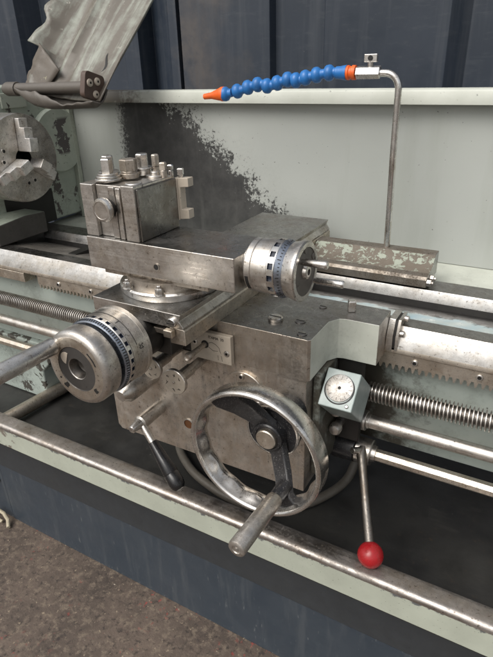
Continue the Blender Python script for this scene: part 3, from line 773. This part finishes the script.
a = math.radians(-40); face_mark(blotch(XX+.0310*math.cos(a), XZ+.031*math.sin(a), .0032, 2))
a = math.radians(232); face_mark(blotch(XX+.0310*math.cos(a), XZ+.031*math.sin(a), .0040, 5))
a = math.radians(212); face_mark(blotch(XX+.0310*math.cos(a), XZ+.031*math.sin(a), .0016, 8))
hb = Vector((XX-.0265, -.170, XZ+.0225)); hd = Vector((-.02, -1, .01)).normalized()
b = B(); b.lathe([(0, .0075), (.008, .0080), (.0092, .0092), (.020, .0093), (.045, .0098), (.080, .0098), (.084, .0088), (.086, .0060), (.0845, .0050), (.0845, 0)], hb, hd, 40); b.build('handle', 'bright', xw)
b = B(); b.box(-.222, -.152, -.060, .003, -.028, .0185); b.lathe([(0, 0), (0, .026), (.0445, .026), (.0445, 0)], (XX, -.0602, -.004), (0, -1, 0), 40); b.build('screw_bracket', 'dark', L, .002)

# ---- apron
b = B()
b.prism([(-.328, -.100), (-.328, -.229), (-.321, -.236), (-.0015, -.2325), (-.0015, -.0575), (-.190, -.0575), (-.237, -.088)], 'y', .0030, .0900)
ap = b.build('apron', 'apron', L, .0012)
b = B(); b.lathe([(0, .031), (.003, .031), (.0038, .0302), (.0038, 0)], (-.088, .003, -.0975), (0, -1, 0), 64)
fl = b.build('bearing_cap', 'apron', ap)
for a in (95, 215, 335):
    b = B(); b.lathe([(0, .0044), (.0016, .0044), (.0022, .0036), (.0022, .0022), (.0006, .002), (.0006, 0)], (-.088+.0245*math.cos(math.radians(a)), -.0008, -.0975+.0245*math.sin(math.radians(a))), (0, -1, 0), 18, mis=[0, 0, 0, 1, 1]); b.build('screw', ['steel', 'ink'], fl)
b = B(); b.lathe([(0, .0088), (.0014, .0088), (.0018, .0080), (.0018, .0072), (.0004, .0068), (.0004, 0)], (-.1850, .003, -.1815), (0, -1, 0), 32, mis=[0, 0, 0, 1, 1]); b.build('oil_window', ['bright', 'oilglass'], ap)
# gearbox end of the apron, behind the wheel's right side
b = B(); b.box(-.0010, .0100, .022, .0895, -.215, -.0575); b.box(.0105, .046, .080, .0895, -.188, -.0575, 1); b.build('apron_housing', ['bedgreen', 'dark'], ap, .003)
for z in (-.128, -.158):
    b = B(); b.lathe([(0, .0085), (.008, .0085), (.011, .0065), (.012, .003), (.012, 0)], (.019, .064, z), (0, -1, 0), 24); b.cyl((.019, .080, z), (.019, .064, z), .006, n=20); b.build('oil_cap', 'steel', ap)

# selector knobs with engraved faces
def knob(x, z, yl, r):
    b = B(); b.lathe([(0, .0062), (yl-.036, .0062), (yl-.0355, .0078), (yl-.010, .0082), (yl-.007, .0098), (yl-.0055, r-.0006), (yl-.0008, r), (yl, r-.0008)], (x, .003, z), (0, -1, 0), 48)
    b.lathe([(yl, r-.0008), (yl, .0020), (yl+.0012, .0018), (yl+.0016, .0008), (yl+.0016, 0)], (x, .003, z), (0, -1, 0), 48, mis=[1, 0, 0, 0])
    k = b.build('selector_knob', ['steel', 'tan'], ap)
    b = B(); y = .003-yl-.0002; rnd = random.Random(int(x*-1000))
    for a in (20, 75, 130, 190, 250, 305):
        t = math.radians(a+rnd.random()*20); rr = r*.62; cx, cz = x+rr*math.cos(t), z+rr*math.sin(t)
        for q in range(3):
            t2 = t + rnd.choice((0, 1.57, .8)); l = .0012+.0014*rnd.random(); ox, oz = rnd.uniform(-.0012, .0012), rnd.uniform(-.0012, .0012)
            b.tube([(cx+ox-l*math.cos(t2), y, cz+oz-l*math.sin(t2)), (cx+ox+l*math.cos(t2), y, cz+oz+l*math.sin(t2))], .0002, 5)
    b.build('engraved_mark', 'ink', k)
knob(-.1890, -.0560, .0625, .0158); knob(-.1515, -.0645, .0655, .0176)
b = B(); b.lathe([(0, .006), (.003, .006), (.004, .005), (.004, .0025), (.002, .002), (.002, 0)], (-.213, .003, -.118), (0, -1, 0), 20, mis=[0, 0, 0, 1, 1]); b.build('plug', ['steel', 'ink'], ap)
b = B(); b.lathe([(0, .0150), (.045, .0158), (.053, .0155), (.061, .0100), (.064, .0085), (.066, .0070), (.066, 0)], (-.246, .003, -.1135), (0, -1, 0), 36); b.build('knob_boss', 'steel', ap)

# engage lever with black grip
b = B(); b.lathe([(0, .0105), (.034, .0110), (.046, .0108), (.048, .0080), (.056, .0062), (.064, .0056), (.0655, .0045), (.0655, 0)], (-.236, .003, -.167), (0, -1, 0), 36)
lv = b.build('feed_lever', 'steel', L)
p0 = Vector((-.2350, -.042, -.1670)); p1 = Vector((-.1560, -.0690, -.2310)); dv = (p1-p0)
b = B(); b.lathe([(.004, .0052), (.012, .0056), (.034, .0052), (.034, 0)], p0, dv, 24); b.build('lever_arm', 'steel', lv)
b = B(); Lg = dv.length; b.lathe([(.033, 0), (.033, .0066), (.040, .0071), (.060, .0086), (.083, .0107), (.0845, .0102), (.0858, .0108), (.098, .0110), (.1045, .0098), (.1085, .0064), (.1095, 0)], p0, dv, 36); b.build('grip', 'blackgrip', lv)['label'] = 'black tapered lever grip'

# ---- apron handwheel
WX, WZ, WR = -.0195, -.1012, .0805
def wheel():
    b = B(); n = 144; rows = []
    # rim section: (radius, y); inner back edge carries finger waves
    for k in range(n):
        a = 2*PI*k/n; wv = .5+.5*math.cos(a*15)
        sec = [(.0805, -.0765), (.0805, -.0960), (.0795, -.0992), (.0770, -.1003), (.0748, -.0990), (.0742, -.0965),
               (.0730-.0006*wv, -.0915), (.0712-.0022*wv, -.0850), (.0706-.0026*wv, -.0800), (.0722-.0014*wv, -.0760), (.0750, -.0745), (.0785, -.0745)]
        rows.append([b.bm.verts.new((WX+(r+.0012)*math.cos(a), y-.0040, WZ+(r+.0012)*math.sin(a))) for r, y in sec])
    m = len(rows[0])
    for k in range(n):
        A, D = rows[k], rows[(k+1) % n]
        for j in range(m): b.face([A[j], A[(j+1) % m], D[(j+1) % m], D[j]])
    w = b.build('apron_handwheel', 'chrome', L, 0, 60)
    b = B(); b.lathe([(.024, .0200), (.0265, .0185), (.038, .0185), (.0395, .0170), (.0395, .0150)], (WX, -.0275, WZ), (0, -1, 0), 48); b.lathe([(.0395, .0150), (.0380, .0142), (.0380, .0)], (WX, -.0275, WZ), (0, -1, 0), 48)
    b.build('hub', 'black', w)
    b = B(); b.lathe([(.0370, .0128), (.0425, .0126), (.0435, .0115), (.0437, 0)], (WX, -.0275, WZ), (0, -1, 0), 40); b.build('shaft_end', 'warm', w)
    for a, w0, w1 in ((-58, .0120, .0115), (122, .0140, .0230)):
        t = math.radians(a); e = Vector((math.cos(t), 0, math.sin(t))); s = Vector((-math.sin(t), 0, math.cos(t)))
        b = B(); st = [(.010, -.058, w0+.004), (.022, -.060, w0), (.045, -.074, (w0+w1)/2), (.064, -.089, w1), (.0742, -.0905, w1+.004)]
        prev = None
        for r, y, hw in st:
            c = Vector((WX, y, WZ)) + e*r
            ring = [b.bm.verts.new(c + s*q*hw + Vector((0, dy, 0))) for q, dy in ((-1, .0050), (-.8, -.0050), (.8, -.0050), (1, .0050))]
            if prev:
                for i in range(4): b.face([prev[i], prev[(i+1) % 4], ring[(i+1) % 4], ring[i]])
            else: b.face(ring)
            prev = ring
        b.face(prev[::-1])
        b.build('spoke', 'black', w, .002)
    hx, hz = .0115, -.1460
    b = B(); b.lathe([(-.013, .0090), (.006, .0085), (.010, .0070), (.0105, .0070)], (hx, -.096, hz), (-.05, -1, -.02), 32); b.build('handle_root', 'black', w)
    b = B(); b.lathe([(.0100, .0), (.0100, .0085), (.0120, .0094), (.088, .0102), (.0895, .0096), (.0905, .0080), (.0905, .0050), (.0895, .0045), (.0895, .0025), (.0905, .0022), (.0905, 0)], (hx, -.096, hz), (-.05, -1, -.02), 40); b.build('handle', 'steel', w)
    return w
wheel()
b = B(); b.lathe([(0, 0), (0, .022), (.0385, .022), (.0385, .0325), (.0480, .0325), (.0483, .0340), (.0525, .0340), (.0530, .0332), (.0530, .0312)], (WX, -.0005, WZ), (0, -1, 0), 72, mis=[1, 1, 1, 1, 0, 0, 0, 0])
b.lathe([(.0530, .0312), (.0520, .0308), (.0520, 0)], (WX, -.0005, WZ), (0, -1, 0), 64, mis=[1, 1])
b.build('feed_dial', ['chrome', 'black'], L)

# ---- thread dial box, tilted 45 degrees
def thread_dial():
    u = Vector((1, 0, 0)); v = Vector((0, .686, .7276)); nrm = u.cross(v)           # face axes; nrm points up and to the front
    if nrm.y > 0: nrm = -nrm
    o = Vector((.0338, .0235, -.0705))
    b = B()
    def P(x, y, d): return o + u*x + v*y - nrm*d
    outline = [(-.0215, -.0243), (.0215, -.0243), (.0215, .0243), (-.0215, .0243)]
    f0 = [b.bm.verts.new(P(x, y, 0)) for x, y in outline]; f1 = [b.bm.verts.new(P(x*1.0, y, .066)) for x, y in outline]
    b.face(f0); b.face(f1[::-1])
    for i in range(4): b.face([f0[i], f0[(i+1) % 4], f1[(i+1) % 4], f1[i]])
    td = b.build('thread_dial_housing', 'greenbox', L, .0015)
    b = B(); b.lathe([(.0002, .0190), (.0002, .0172)], o, nrm, 48); b.build('dial_groove', 'ink', td)
    b = B(); b.lathe([(.0003, .0172), (.0014, .0172), (.0018, .0166), (.0018, .0020)], o+v*.0015, nrm, 48); b.lathe([(.0018, .0020), (.0006, .0018), (.0006, 0)], o+v*.0015, nrm, 20, mis=[1, 1])
    di = b.build('dial', ['dialface', 'ink'], td)
    b = B()
    for k in range(16):
        a = 2*PI*k/16; e = u*math.cos(a)+v*math.sin(a); s = (-u*math.sin(a)+v*math.cos(a))*.0002
        c = o + v*.0015 + nrm*.00195; r0 = .0135 if k % 2 else .0115
        b.face([b.bm.verts.new(c+e*r0-s), b.bm.verts.new(c+e*r0+s), b.bm.verts.new(c+e*.0160+s), b.bm.verts.new(c+e*.0160-s)])
    b.build('graduation', 'ink', di)
    b = B(); b.lathe([(0, .0022), (.0012, .0022), (.0018, .0014), (.0018, 0)], o+u*.0145-v*.0185, nrm, 16); b.build('rivet', 'bright', td)
thread_dial()

# ---- clutch lever
b = B(); b.lathe([(0, 0), (0, .0185), (.006, .0200), (.034, .0195), (.034, 0)], (.004, .1, -.214), (1, 0, 0), 40); b.build('clutch_barrel', 'black', L, .001)
b = B(); b.lathe([(0, .0), (0, .0175), (.0015, .0190), (.022, .0190), (.0235, .0178), (.0235, .012), (.0290, .0115), (.0290, 0)], (.0385, .1, -.214), (1, 0, 0), 40)
cl = b.build('clutch_lever', 'steel', L)
b = B(); b.cyl((.047, .085, -.203), (.040, .0745, -.199), .0048, n=20); b.build('set_screw', 'steel', cl, .0006)
q0 = Vector((.0520, .080, -.2080)); q1 = Vector((.0975, -.0050, -.2850))
dq = (q1-q0).normalized()
b = B(); b.tube([q0 + Vector((-.002, .012, .004)), q0, q0+dq*.010, q0+dq*.03, q1], [.0075, .0070, .0062, .0056, .0060], 20); b.build('lever_arm', 'darkrod', cl)
b = B(); b.sphere(q1+dq*.004, .0168, 40, ax=dq); b.build('ball_knob', 'red', cl, 0, 80)['label'] = 'glossy red ball knob on the end of the clutch lever'

# ---- coolant block, pipe and hose
b = B()
b.prism([(.332, .0195), (.312, .0195), (.3085, .0185), (.298, .0095), (.286, .0035), (.272, .0020), (.262, -.0005), (.2585, -.0050), (.2585, -.0165), (.332, -.0165)], 'x', -.118, .0770, 0, [1, 1, 2, 2, 2, 1, 1, 1, 1, 1])
blk = b.build('coolant_bracket', ['darkplate', 'bracket', 'bracketgreen'], L, .0006, 25)
for y, z in ((.262, -.009), (.281, -.0085)):
    b = B(); b.lathe([(0, 0), (0, .0055), (.006, .0055), (.006, .0028), (.009, .0026), (.009, 0)], (.0772, y, z), (1, 0, 0), 6); b.build('bolt', 'steel', blk, .0003)
b = B()
path = [(-.002, .32, .0150), (-.003, .32, .08), (-.005, .32, .16), (-.0055, .32, .235)]
path += [(-.0255 + .0200*math.cos(math.radians(a)), .32, .2495 + .0215*math.sin(math.radians(a))) for a in range(0, 91, 9)] + [(-.034, .32, .2712)]
b.tube(path, .0049, 24)
pipe = b.build('coolant_pipe', 'chrome', L, 0, 60)
b = B(); b.lathe([(0, 0), (0, .0078), (.001, .0090), (.035, .0090), (.036, .0078), (.036, 0)], (-.0690, .32, .2722), (1, 0, 0), 6, ph=PI/6)
vb = b.build('valve_body', 'bright', pipe, .0004)
b = B(); b.cyl((-.0485, .32, .279), (-.0485, .32, .2855), .0042, n=20); b.build('valve_stem', 'steel', vb, .0003)
b = B(); b.box(-.0575, -.0385, .316, .3225, .2856, .2960); b.build('tap_handle', 'bright', vb, .0010)
b = B(); b.lathe([(0, .0036), (.0016, .0034), (.0016, 0)], (-.0480, .3158, .2908), (0, -1, 0), 16); b.build('tap_screw', 'ink', vb)
hose_pts = [(-.336, .240), (-.301, .2438), (-.2905, .2446), (-.267, .2490), (-.247, .2545), (-.229, .2580), (-.212, .2560), (-.194, .2605), (-.176, .2648), (-.162, .2635), (-.146, .2672), (-.128, .2705), (-.108, .2728), (-.0915, .2726), (-.083, .2724), (-.0695, .2724)]
H = [Vector((x, .32, z)) for x, z in hose_pts]
b = B(); b.lathe([(0, .0098), (.0035, .0100), (.0045, .0085), (.0075, .0085), (.0085, .0100), (.0135, .0098), (.0135, 0)], H[14], H[15]-H[14], 32)
b.lathe([(0, 0), (0, .0098)], H[14], H[15]-H[14], 32)
hose = b.build('coolant_hose', 'orange', L)
hose['label'] = 'blue segmented coolant hose with orange ends'
for i in range(2, 14):
    c = H[i]; dirn = (H[i+1]-H[i-1]).normalized(); p = (H[i+1]-H[i]).length if i < 13 else .0175
    r = .0104
    prof = [(-.0086, .0064), (-.0080, .0096), (-.0060, .0109), (-.0025, .0114), (.0005, .0110), (.0030, .0090), (.0050, .0070), (.0110, .0064)]
    if i == 13: prof = [(-.0092, .0070), (-.0078, .0086), (-.0030, .0088), (.0030, .0098), (.0085, .0105), (.0088, .0)]
    b = B(); b.lathe([(prof[0][0], 0)] + prof + [(prof[-1][0], 0)], c, dirn, 32); b.build('hose_segment', 'blue', hose)
dn = (H[0]-H[1]).normalized()
b = B(); b.lathe([(-.0105, 0), (-.0105, .0095), (-.007, .0112), (-.001, .0112), (.001, .0102), (.020, .0052), (.034, .0045), (.034, .0030), (.028, .0028), (.028, 0)], H[1], dn, 32); b.build('nozzle', 'orange', hose)

# ---- things in the tray
b = B(); b.cyl((-.66, .02, -.341), (-.632, .30, -.341), .0135, n=28)
b.build('drain_pipe', 'warm', tray)
b = B()
kp = [(-.33, .16, -.352), (-.30, .116, -.350), (-.26, .085, -.350), (-.221, .066, -.350), (-.159, .050, -.350), (-.10, .052, -.350), (-.043, .086, -.349), (-.010, .130, -.346), (.008, .165, -.335), (.014, .19, -.31)]
pts = []
for i in range(len(kp)-1):
    p0, p1, p2, p3 = [Vector(kp[max(0, min(len(kp)-1, i+d))]) for d in (-1, 0, 1, 2)]
    for s in range(6):
        t = s/6; pts.append(.5*((2*p1) + (p2-p0)*t + (2*p0-5*p1+4*p2-p3)*t*t + (3*p1-p0-3*p2+p3)*t**3))
pts.append(Vector(kp[-1]))
b.tube(pts, .0075, 16); o = b.build('oil_hose', 'cable', None, 0, 60)
tag(o, 'grey rubber hose lying curved in the black tray under the handwheel', 'hose')

# ------------------------------------------------------------------ camera
cam = bpy.data.cameras.new('camera'); co = bpy.data.objects.new('camera', cam); C.objects.link(co)
yaw, pitch, roll = math.radians(30.15486601), math.radians(26.28546392), math.radians(-1.8166608)
fw = Vector((-math.sin(yaw)*math.cos(pitch), math.cos(yaw)*math.cos(pitch), -math.sin(pitch)))
r = Vector((math.cos(yaw), math.sin(yaw), 0)); u = r.cross(fw)
r2 = r*math.cos(roll) + u*math.sin(roll); u2 = -r*math.sin(roll) + u*math.cos(roll)
mw = Matrix((r2, u2, -fw)).transposed().to_4x4(); mw.translation = Vector(CAMPOS := (.21534, -.50955, .28898)) + OFF
co.matrix_world = mw
cam.sensor_fit = 'VERTICAL'; cam.sensor_height = 24; cam.sensor_width = 18; cam.lens = 536.65/657*24
cam.clip_start = .01; cam.clip_end = 200
bpy.context.scene.camera = co

# ------------------------------------------------------------------ light: bright overcast yard
sc = bpy.context.scene
w = bpy.data.worlds.new('World'); sc.world = w; w.use_nodes = True
nt = w.node_tree; bg = nt.nodes['Background']
sky = nt.nodes.new('ShaderNodeTexSky'); sky.sky_type = 'NISHITA'; sky.sun_disc = False
EL, RO = math.radians(52), math.radians(200)
sky.sun_elevation = EL; sky.sun_rotation = RO; sky.dust_density = 6; sky.air_density = 1.5; sky.ozone_density = 1
hsv = nt.nodes.new('ShaderNodeHueSaturation'); hsv.inputs['Saturation'].default_value = .25
nt.links.new(sky.outputs[0], hsv.inputs['Color']); nt.links.new(hsv.outputs[0], bg.inputs['Color'])
bg.inputs['Strength'].default_value = .12
sl = bpy.data.lights.new('sun', 'SUN'); so = bpy.data.objects.new('sun', sl); C.objects.link(so)
sl.energy = 1.1; sl.angle = math.radians(45); sl.color = (1, .96, .9)
sd = Vector((math.sin(RO)*math.cos(EL), math.cos(RO)*math.cos(EL), math.sin(EL)))      # towards the sun
so.rotation_euler = sd.to_track_quat('Z', 'Y').to_euler(); so.location = (0, -2, 4)
vs = sc.view_settings; vs.view_transform = 'Standard'; vs.look = 'None'; vs.gamma = 1; vs.use_curve_mapping = False
sc.display_settings.display_device = 'sRGB'
vs.exposure = 0.4
